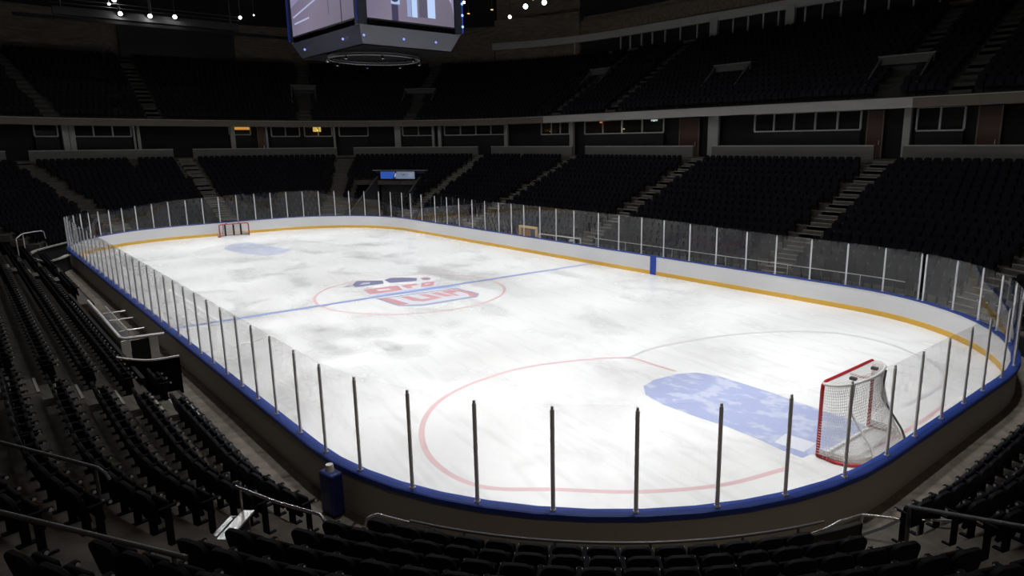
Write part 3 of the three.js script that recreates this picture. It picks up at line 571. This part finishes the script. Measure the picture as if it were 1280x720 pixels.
// ------------------------------------------------------------------ upper tier details: aisles, tunnels, glazed rooms
for (const a of AISLES_UP) {
  const g = structGroup('aisle_stairs');
  for (let j = 0; j < 32; j++) { const o = 15.75 + j * 0.4, y = 10.85 + (j >> 1) * 0.48 + (j % 2 ? 0.24 : 0.012); if (UP_TUNNELS.some((t) => Math.abs(t[0] - a) * at(a, o).k < t[2] && o > t[1] - 0.6 && o < t[1] + 3)) continue; const m = mesh('step', box(1.3, 0.25, 0.4, 0, y - 0.125, 0), M.stepUpperShade, g); placeAt(m, a, o + 0.2); }
}
for (const [s, o, hw] of UP_TUNNELS) {
  const g = structGroup('upper_tunnel'), y = 10.85 + 0.6 * (o - 15.75), p = at(s, o); placeAt(g, s, o, y);
  const w = hw * 0.62;
  for (const k of [-1, 1]) { const sh = new THREE.Shape([[-0.3, 0], [2.6, 0], [2.6, 2.2], [2.3, 2.3]].map(([a, b]) => new THREE.Vector2(a, b))); mesh('side_wall', new THREE.ExtrudeGeometry(sh, { depth: 0.16, bevelEnabled: false }).rotateY(Math.PI / 2).translate(k * w - 0.08, 0, 0), M.tunnelWall, g); }
  mesh('header', [box(2 * w + 0.3, 0.55, 0.3, 0, 2.1, -2.4)], M.tunnelWall, g);
  mesh('coping', [box(2 * w + 0.4, 0.08, 0.9, 0, 2.42, -2.7)], M.parapet, g);
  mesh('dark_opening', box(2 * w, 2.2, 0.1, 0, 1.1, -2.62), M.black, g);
}
{ // press box along the top of the right stand
  const g = structGroup('trim_press_box'), s0 = sRight(22), s1 = sRight(-25.5);
  mesh('beam', sweep(rect(28.3, 28.75, 19.95, 20.75), s0, s1), M.fasciaPale, g);
  mesh('upper_panel', sweep(rect(28.75, 29.2, 20.5, 22.4), s0, s1), M.wall, g);
  mesh('sill', sweep(rect(28.4, 28.75, 18.1, 18.5), s0, s1), M.wall, g);
  for (const x of [-22.5, -20.5, -19.0, -17.3, -15.7, -13.9, -11.8, -9.6, -5.2, -3.5, -1.8, -0.2, 2.5, 4.2, 5.9, 8, 10, 12, 14, 16, 18, 20]) { const m = mesh('mullion', box(0.14, 1.5, 0.14, 0, 19.25, 0), M.frame, g); placeAt(m, sRight(x), 28.5); }
  for (const x of [-7.4, 1.1]) { const m = mesh('pier', box(0.9, 2.0, 0.4, 0, 19.3, 0), M.pillar, g); placeAt(m, sRight(x), 28.42); }
  mesh('dark_interior', sweep(rect(28.95, 29.1, 18.3, 20.4), s0, s1), M.darkRoom, g);
}

// ------------------------------------------------------------------ concourse windows, columns and doors
const concourse = (x, z) => sOf(x, z);
function windowBank(a, b, y0, y1, panes, inside) {
  const sa = concourse(...a), sb = concourse(...b), s0 = Math.min(sa, sb), s1 = Math.max(sa, sb), g = structGroup('window_' + (++windowCount)), step = (s1 - s0) / panes;
  mesh('window_sill', sweep(rect(16.86, 17.0, y0 - 0.1, y0), s0, s1), M.frame, g); mesh('window_head', sweep(rect(16.88, 16.98, y1, y1 + 0.08), s0, s1), M.frame, g);
  for (let i = 0; i <= panes; i++) { const m = mesh('mullion', box(0.13, y1 - y0, 0.1, 0, (y0 + y1) / 2, 0), M.frame, g); placeAt(m, s0 + i * step, 16.93); }
  for (let i = 0; i < panes; i++) mesh('window_pane', sweep(rect(16.925, 16.935, y0, y1), s0 + i * step + 0.05, s0 + (i + 1) * step - 0.05), M.glass, g);
  mesh('window_apron', sweep(rect(16.9, 17.0, 6.8, y0 - 0.1), s0, s1), M.blackSoft, g);
}
let windowCount = 0;
windowBank([-14.3, -30.0], [-4.0, -30.0], 8.95, 10.1, 4);
windowBank([5.4, -30.0], [14.0, -30.0], 8.85, 10.1, 5);
windowBank([17.8, -30.0], [20.7, -30.0], 8.7, 10.1, 2);
windowBank([-21.1, -30.0], [-16.6, -30.0], 9.0, 10.1, 3);
windowBank([-35.0, -26.9], [-26.7, -29.9], 9.1, 10.1, 4);
windowBank([-39.4, -23.8], [-36.1, -26.3], 9.1, 10.1, 2);
windowBank([-44.6, -17.7], [-42.5, -20.7], 9.1, 10.1, 1);
windowBank([-46.5, -14.0], [-45.0, -17.0], 9.1, 10.1, 2);
windowBank([-47.6, -10.6], [-46.6, -13.7], 9.1, 10.1, 2);
windowBank([-48.3, -5.9], [-48.1, -8.2], 9.3, 10.1, 1);
windowBank([-47.9, 9.2], [-48.4, 3.9], 9.1, 10.1, 3);
windowBank([-47.0, 12.6], [-47.6, 10.6], 9.1, 10.1, 1);
[[-47.6, 10.1, 0.55], [-47.8, 9.35, 0.5], [-48.4, 3.3, 0.3], [-48.4, 3.75, 0.2], [-48.3, -6.0, 0.5], [-40.0, -23.4, 0.75], [-35.4, -26.7, 0.4], [-36.0, -26.1, 0.3], [-16.0, -30.3, 0.55], [-44.9, -17.2, 0.25], [1.55, -30.3, 1.05], [17.3, -30.3, 0.5], [-26.4, -30.0, 0.5], [-47.8, -9.9, 0.25]].forEach(([x, z, w]) => { const g = structure(mesh('column', new RoundedBoxGeometry(w, 3.4, 0.3, 2, 0.04).translate(0, 8.45, 0), M.pillar)); placeAt(g, concourse(x, z), 16.75); });
[[-1.2, -30.3, 2.0], [15.0, -30.3, 1.0], [22.1, -30.3, 1.2], [-47.9, -9.4, 0.6]].forEach(([x, z, w], i) => { const g = structGroup('door_' + (i + 1)); placeAt(g, concourse(x, z), 17.05); mesh('door_panel', new RoundedBoxGeometry(w, 3.3, 0.08, 2, 0.02).translate(0, 8.45, 0), M.door, g); mesh('door_handle', box(0.04, 0.3, 0.06, w * 0.35, 7.9, 0.06), M.aluBright, g); mesh('door_frame', [box(0.1, 3.3, 0.14, -w / 2 - 0.05, 8.45, 0), box(0.1, 3.3, 0.14, w / 2 + 0.05, 8.45, 0)], M.fasciaBrown, g); });
// rooms with a light left on
function roomLamp(x, z, y, w, h, color, power, label, cat = 'lamp') {
  const t = thing('ceiling_lamp', label, cat); placeAt(t, concourse(x, z), 17.12, y);
  mesh('lamp_panel', new RoundedBoxGeometry(w, h, 0.08, 2, 0.02), glow(color, 0.55), t); mesh('lamp_mount', box(w * 0.5, 0.05, 0.12, 0, h / 2 + 0.02, -0.04), M.rail, t);
  const l = new THREE.PointLight(color, power, 6, 2); l.castShadow = true; l.position.set(0, -0.1, 0.35); t.add(l);
}
roomLamp(-48.2, -7.2, 9.95, 1.6, 0.3, 0xffb347, 0.25, 'amber glowing panel in the far end suite window');
roomLamp(-45.9, -15.4, 9.85, 0.9, 0.55, 0xffd76a, 0.4, 'yellow glowing panel in a far corner suite window');
roomLamp(-5.3, -30.3, 10.0, 0.75, 0.14, 0xcfe8e0, 0.12, 'small pale green ceiling lamp seen through the right suite window');
roomLamp(-9.2, -30.3, 9.3, 0.4, 0.1, 0xffe9c0, 0.15, 'small warm counter lamp in the right suite window');
roomLamp(-12.2, -30.3, 10.0, 0.3, 0.12, 0xff9a40, 0.2, 'small orange lamp at the left of the right suite window');

// ------------------------------------------------------------------ far corner tunnel with its lit sign
{
  const s = S_FAR_CORNER + 6.1, g = structGroup('tunnel_entry'); placeAt(g, s, 8.9, 0);
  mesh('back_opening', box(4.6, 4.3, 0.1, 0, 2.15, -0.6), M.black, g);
  for (const k of [-1, 1]) { const sh = new THREE.Shape([[0, 0], [7.4, 0], [7.4, 1.0], [0, 4.6]].map(([a, b]) => new THREE.Vector2(a, b))); mesh('side_wall', new THREE.ExtrudeGeometry(sh, { depth: 0.18, bevelEnabled: false }).rotateY(-Math.PI / 2).translate(k * 2.5 + 0.09, 0, -0.3), M.tunnelWall, g); }
  mesh('header', box(5.9, 0.9, 0.14, 0, 4.75, -0.72), M.binBlue, g);
  mesh('coping', box(6.4, 0.07, 0.5, 0, 5.22, -0.7), M.parapetCap, g);
  const t = thing('tunnel_sign', 'small lit blue and white banner sign over the far tunnel', 'sign'); placeAt(t, s, 8.95, 4.72);
  const c = document.createElement('canvas'); c.width = 512; c.height = 110; const x = c.getContext('2d');
  x.fillStyle = '#3d6fe0'; x.fillRect(0, 0, 512, 110); x.fillStyle = '#8fa0c0'; x.fillRect(200, 0, 312, 110); x.fillStyle = '#223a80'; x.beginPath(); x.moveTo(180, 110); x.lineTo(215, 0); x.lineTo(245, 0); x.lineTo(225, 110); x.fill(); x.fillStyle = '#e6ebf5'; x.beginPath(); x.ellipse(222, 55, 10, 34, 0.3, 0, 7); x.fill(); x.fillStyle = '#b57a7a'; x.beginPath(); x.moveTo(290, 30); x.lineTo(380, 45); x.lineTo(330, 60); x.fill(); x.fillStyle = '#2b2c44'; x.fillRect(335, 42, 30, 10); x.fillStyle = '#a9b3c8'; x.fillRect(420, 20, 70, 60);
  const tx = new THREE.CanvasTexture(c); tx.colorSpace = THREE.SRGBColorSpace;
  mesh('sign_box', box(4.1, 0.86, 0.12), M.blackSoft, t); const f = mesh('sign_face', new THREE.PlaneGeometry(4.0, 0.78).translate(0, 0, 0.066), new THREE.MeshStandardMaterial({ color: 0x111111, emissive: 0xffffff, emissiveMap: tx, emissiveIntensity: 0.5 }), t);
  const l = new THREE.RectAreaLight(0x6f90e8, 0.35, 4, 0.78); l.position.set(0, 0, 0.1); l.lookAt(t.localToWorld(new THREE.Vector3(0, 0, 5))); l.rotation.set(0, Math.PI, 0); t.add(l);
}

// ------------------------------------------------------------------ scoreboard over centre ice
{
  const cx = 1.95, cz = 0.85, hx = 4.15, hz = 2.75, y0 = 13.5, H = 4.6;
  const t = thing('scoreboard', 'four sided video scoreboard hanging over centre ice with bright screens', 'scoreboard', [cx, y0, cz]);
  mesh('housing', new RoundedBoxGeometry(2 * hx - 0.5, H, 2 * hz - 0.5, 2, 0.1).translate(0, H / 2, 0), M.black, t);
  const picture = (seedN) => {
    const c = document.createElement('canvas'); c.width = 640; c.height = 480; const x = c.getContext('2d');
    x.fillStyle = '#71697f'; x.fillRect(0, 0, 640, 480);
    const gr = x.createLinearGradient(0, 0, 640, 480); gr.addColorStop(0, '#5f5b78'); gr.addColorStop(0.5, '#7d7488'); gr.addColorStop(1, '#6b6474'); x.fillStyle = gr; x.fillRect(0, 0, 640, 480);
    if (seedN === 0) {
      x.fillStyle = '#cfd2ee'; x.fillRect(0, 190, 380, 24); x.fillStyle = '#e4e6fa'; x.fillRect(0, 120, 420, 40);
      x.fillStyle = '#9d93a8'; x.beginPath(); x.moveTo(80, 292); x.quadraticCurveTo(300, 280, 470, 318); x.lineTo(470, 330); x.quadraticCurveTo(280, 296, 80, 304); x.fill();
      x.fillStyle = '#a9c2ef'; x.fillRect(170, 300, 62, 92); x.fillStyle = '#3d3a55'; x.beginPath(); x.ellipse(196, 360, 30, 22, 0, 0, 7); x.fill(); x.fillRect(172, 396, 46, 84);
      x.fillStyle = '#b9d2fa'; x.fillRect(318, 332, 40, 118); x.fillRect(436, 326, 58, 118); x.fillStyle = '#93a2cc'; x.fillRect(284, 332, 30, 118); x.fillStyle = '#5a5468'; x.fillRect(372, 336, 60, 110);
      x.fillStyle = '#cfcaea'; x.beginPath(); x.moveTo(500, 0); x.lineTo(640, 0); x.lineTo(640, 380); x.lineTo(560, 250); x.fill(); x.fillStyle = '#8d86a0'; x.beginPath(); x.moveTo(590, 230); x.lineTo(640, 250); x.lineTo(640, 420); x.fill();
    } else {
      x.fillStyle = '#e2e0f4'; x.beginPath(); x.moveTo(300, 130); x.lineTo(560, 100); x.lineTo(560, 190); x.lineTo(420, 210); x.fill(); x.strokeStyle = '#aab2d8'; x.lineWidth = 10;
      x.beginPath(); x.moveTo(20, 370); x.lineTo(330, 300); x.stroke(); x.beginPath(); x.moveTo(30, 410); x.lineTo(200, 400); x.stroke(); x.fillStyle = '#8782a2'; x.beginPath(); x.moveTo(0, 260); x.lineTo(260, 190); x.lineTo(260, 230); x.lineTo(0, 310); x.fill();
      x.fillStyle = '#3a384c'; x.fillRect(520, 60, 10, 420); x.fillStyle = '#8f95bd'; x.fillRect(546, 300, 70, 60); x.fillStyle = '#55526a'; x.fillRect(400, 300, 8, 120);
    }
    const q = new THREE.CanvasTexture(c); q.colorSpace = THREE.SRGBColorSpace; return q;
  };
  const faces = [[hx, 0, Math.PI / 2, 2 * hz - 0.62, 0], [0, hz, 0, 2 * hx - 0.62, 1], [-hx, 0, -Math.PI / 2, 2 * hz - 0.62, 0], [0, -hz, Math.PI, 2 * hx - 0.62, 1]];
  const pics = [picture(0), picture(1)];
  for (const [x, z, r, w, k] of faces) {
    const s = mesh('screen', box(w, H - 0.4, 0.12), M.black, t); s.position.set(x, H / 2 + 0.06, z); s.rotation.y = r;
    const f = mesh('screen_face', new THREE.PlaneGeometry(w - 0.12, H - 0.52).translate(0, 0, 0.064), new THREE.MeshStandardMaterial({ color: 0x0a0a0a, emissive: 0xffffff, emissiveMap: pics[k], emissiveIntensity: 1.0, roughness: 0.4 }), s); f.userData.label = 'glowing picture of an indoor hall';
    const l = new THREE.RectAreaLight(0xb9b4dd, 0.55, w - 0.2, H - 0.6); l.position.set(0, 0, 0.1); l.rotation.y = Math.PI; s.add(l);
  }
  const post = M.blackSoft;
  for (const [i, [sx, sz]] of [[1, 1], [1, -1], [-1, -1], [-1, 1]].entries()) {
    mesh('corner_column', box(0.42, H, 0.42, sx * (hx - 0.12), H / 2, sz * (hz - 0.12)).rotateY(0), std([0.02, 0.022, 0.035], 0.4), t);
    const led = mesh('light_strip', box(0.1, H - 0.2, 0.1, sx * (hx + 0.02), H / 2, sz * (hz + 0.12)), glow(0x2448c8, sx > 0 && sz < 0 ? 0.7 : 0.12), t); led.userData.label = 'blue light strip';
    if (sx > 0 && sz < 0) for (let k = 0; k < 7; k++) mesh('light_dot', new THREE.SphereGeometry(0.07, 10, 8).translate(sx * (hx + 0.08), 0.4 + k * 0.55, sz * (hz + 0.12)), glow(0x9fc4ff, 1.4), t);
  }
  // tapering hood under the screens
  const hood = (wT, wB, yT, yB, dT, dB) => { const g = new THREE.BufferGeometry(), P = (w, y, d) => [[-w, y, -d], [w, y, -d], [w, y, d], [-w, y, d]]; const v = [...P(wT, yT, dT), ...P(wB, yB, dB)]; const f = []; for (let i = 0; i < 4; i++) { const j = (i + 1) % 4; f.push(i, j, 4 + i, j, 4 + j, 4 + i); } f.push(4, 5, 6, 4, 6, 7); g.setAttribute('position', new THREE.Float32BufferAttribute(f.flatMap((k) => v[k]), 3)); g.computeVertexNormals(); g.setAttribute('uv', new THREE.Float32BufferAttribute(new Float32Array(f.length * 2), 2)); return g; };
  mesh('lower_cover', box(2 * hx - 0.95, 0.04, 2 * hz - 0.65, 0, -0.81, 0), M.matte, t);
  mesh('lower_hood', hood(hx + 0.02, hx - 0.45, 0.0, -0.78, hz + 0.02, hz - 0.3), std([0.075, 0.075, 0.105], 0.28, { side: THREE.DoubleSide }), t);
  for (const [x, z] of [[2.2, 2.72], [-2.6, 2.7], [3.98, 0.4], [3.98, -1.4], [4.0, 2.5]]) mesh('hood_lamp', new THREE.SphereGeometry(0.06, 10, 8).translate(x, -0.45, z), glow(0x9fb0ff, 0.9), t);
  const ring = mesh('lower_ring', [new THREE.TorusGeometry(2.35, 0.05, 8, 48).rotateX(Math.PI / 2).translate(0, -1.02, 0), new THREE.TorusGeometry(2.35, 0.04, 8, 48).rotateX(Math.PI / 2).translate(0, -0.92, 0)], M.rail, t);
  const hang = []; for (let i = 0; i < 16; i++) { const a = i / 16 * 6.2832; hang.push(bar([2.35 * Math.cos(a), -1.02, 2.35 * Math.sin(a)], [2.3 * Math.cos(a), -0.8, 2.3 * Math.sin(a)], 0.022, 5)); }
  mesh('ring_hanger', hang, M.rail, t);
  for (let i = 0; i < 8; i++) { const a = i / 8 * 6.2832 + 0.3, l = mesh('ring_lamp', new THREE.ConeGeometry(0.12, 0.2, 12).translate(2.4 * Math.cos(a), -1.12, 2.4 * Math.sin(a)), M.black, t); mesh('lens', new THREE.SphereGeometry(0.05, 8, 6).translate(2.4 * Math.cos(a), -1.2, 2.4 * Math.sin(a)), M.aluBright, l); }
  for (const [x, z] of [[3, 2], [3, -2], [-3, 2], [-3, -2]]) mesh('cable', bar([x, H, z], [x, 28.2 - y0, z], 0.03), M.rail, t);
}

// ------------------------------------------------------------------ far end: black screen and lamp beam
{
  const t = thing('projection_screen', 'large black blank screen hung on the far end wall', 'screen', [-58.2, 20.15, -4.4]);
  mesh('screen_cloth', box(0.12, 4.7, 12.6), M.black, t); mesh('bottom_batten', box(0.2, 0.14, 12.6, 0.02, -2.42, 0), M.fasciaPale, t);
  for (const z of [-6, 6]) mesh('cable', bar([0, 2.35, z], [0, 8.0, z], 0.04), M.rail, t);
  const b = thing('lamp_gantry', 'long grey lighting beam under the roof at the far end', 'gantry', [-50, 21.2, 0]);
  mesh('gantry_beam', box(0.6, 0.75, 17.5, 0, 0.15, 0).rotateX(0.0), M.beam, b); mesh('lower_chord', box(0.35, 0.3, 30, 0.1, -0.55, -3), M.blackSoft, b); mesh('walkway_rail', [bar([0, 1.3, -9], [0, 1.3, 9], 0.05), bar([0, 0.9, -9], [0, 0.9, 9], 0.04)], M.beam, b);
  for (const z of [-8, 0, 8]) mesh('hanger', bar([0, 0.5, z], [0, 7, z], 0.05), M.rail, b);
}
const houseLamps = [
  [-50, 22.45, 3.81, 0.13, 'small upper lamp left of the far gantry lamps'], [-50, 22.9, 3.3, 0.2, 'topmost bright lamp above the far gantry'], [-49.5, 21.53, 3.0, 0.2, 'bright lamp at the left end of the far gantry row'],
  [-49.5, 21.58, 0.27, 0.2, 'bright middle lamp of the far gantry row'], [-49.5, 21.75, -2.13, 0.2, 'bright right lamp of the far gantry row'], [-50, 22.48, -9.11, 0.17, 'bright lamp by itself just left of the scoreboard'],
  [-50, 22.91, -10.67, 0.08, 'tiny lamp nearest the left side of the scoreboard'], [-28.8, 23, -25.8, 0.14, 'small white lamp right beside the scoreboard'], [-34, 23, -29.9, 0.1, 'warm flat lamp low beside the scoreboard'], [-30.3, 23, -30.6, 0.1, 'warm flat lamp higher right of the scoreboard'],
  [-32.7, 23, -35, 0.2, 'bright lamp just above the far corner wall block'], [-26.4, 23, -32.4, 0.26, 'big bright lamp above the far corner wall'], [-23.4, 23, -32.6, 0.26, 'big bright lamp at the top edge above the corner wall'], [-23.6, 23.2, -31.2, 0.1, 'small lamp between the two big corner lamps'],
];
const center = new THREE.Vector3(0, 4, 0);
houseLamps.forEach(([x, y, z, r, label], i) => {
  const warm = /warm/.test(label), t = thing('house_lamp', 'glowing ' + label, 'lamp', [x, y, z], 'house lamps under the roof');
  const dir = camera.position.clone().sub(new THREE.Vector3(x, y, z)).setY(-14).normalize();
  const yaw = Math.atan2(dir.x, dir.z);
  t.rotation.y = yaw;
  mesh('lamp_can', new THREE.CylinderGeometry(r * 0.7, r * 1.15, r * 2.4, 18, 1, true).rotateX(-1.1).translate(0, r * 0.5, -r * 0.9), new THREE.MeshStandardMaterial({ color: 0x0a0a0a, roughness: 0.6, side: THREE.DoubleSide }), t);
  mesh('lamp_bulb', new THREE.SphereGeometry(r, 16, 12).scale(warm ? 1.6 : 1, warm ? 0.45 : 1, 1), warm ? M.warmGlow : M.lampGlow, t);
  mesh('lamp_hanger', bar([0, r, 0], [0, 28.2 - y, 0], 0.03), M.rail, t);
  const l = new THREE.PointLight(warm ? 0xffcf80 : 0xffffff, 14 * (r / 0.2) ** 2, 0, 2); l.castShadow = true; l.shadow.radius = r / 0.02 * 0.8; t.add(l);
});

// ------------------------------------------------------------------ arena lamps over the ice, hung from the trusses above the picture
arenaLamps.forEach(([x, z, ax, az, share], i) => {
  const t = thing('arena_lamp', 'round high-bay arena lamp hanging above the ice', 'lamp', [x, LAMP_Y, z], 'arena lamps over the ice');
  const head = new THREE.Group(); head.name = 'lamp_head'; t.add(head);
  head.quaternion.setFromUnitVectors(new THREE.Vector3(0, -1, 0), new THREE.Vector3(ax - x, -LAMP_Y, az - z).normalize());
  mesh('lamp_shade', SHADE, M.black, head); mesh('lamp_lens', LENS, M.lensGlow, head);
  mesh('lamp_hanger', bar([0, 0.44, 0], [0, 28.2 - LAMP_Y, 0], 0.03), M.rail, t);
  const l = new THREE.SpotLight(0xffffff, ICE_LIGHT * share, 0, 0.325, 0.95, 2);
  l.target.position.set(ax - x, -LAMP_Y, az - z); l.position.copy(l.target.position).normalize().multiplyScalar(0.02); l.castShadow = true; l.shadow.radius = 12; l.shadow.mapSize.set(512, 512);
  t.add(l, l.target);
});
fillLamps.forEach(([x, y, z, share = 1]) => {
  const t = thing('fill_lamp', 'dim round fill lamp added over the near stands', 'lamp', [x, y, z], 'fill lamps added over the near stands');
  mesh('lamp_shade', SHADE, M.black, t); mesh('lamp_lens', LENS, M.lensDim, t); mesh('lamp_hanger', bar([0, 0.44, 0], [0, 28.2 - y, 0], 0.03), M.rail, t);
  const l = new THREE.SpotLight(0xffe9d6, FILL_LIGHT * share, 0, share > 1 ? 0.5 : 0.95, 0.8, 2); l.position.set(0, -0.02, 0); share > 1 ? l.target.position.set(28 - x, 1 - y, 10 - z) : l.target.position.set((8 - x) * 0.5, -y, (0 - z) * 0.5); l.castShadow = true; l.shadow.radius = 10; t.add(l, l.target);
});

renderer.render(scene, camera);
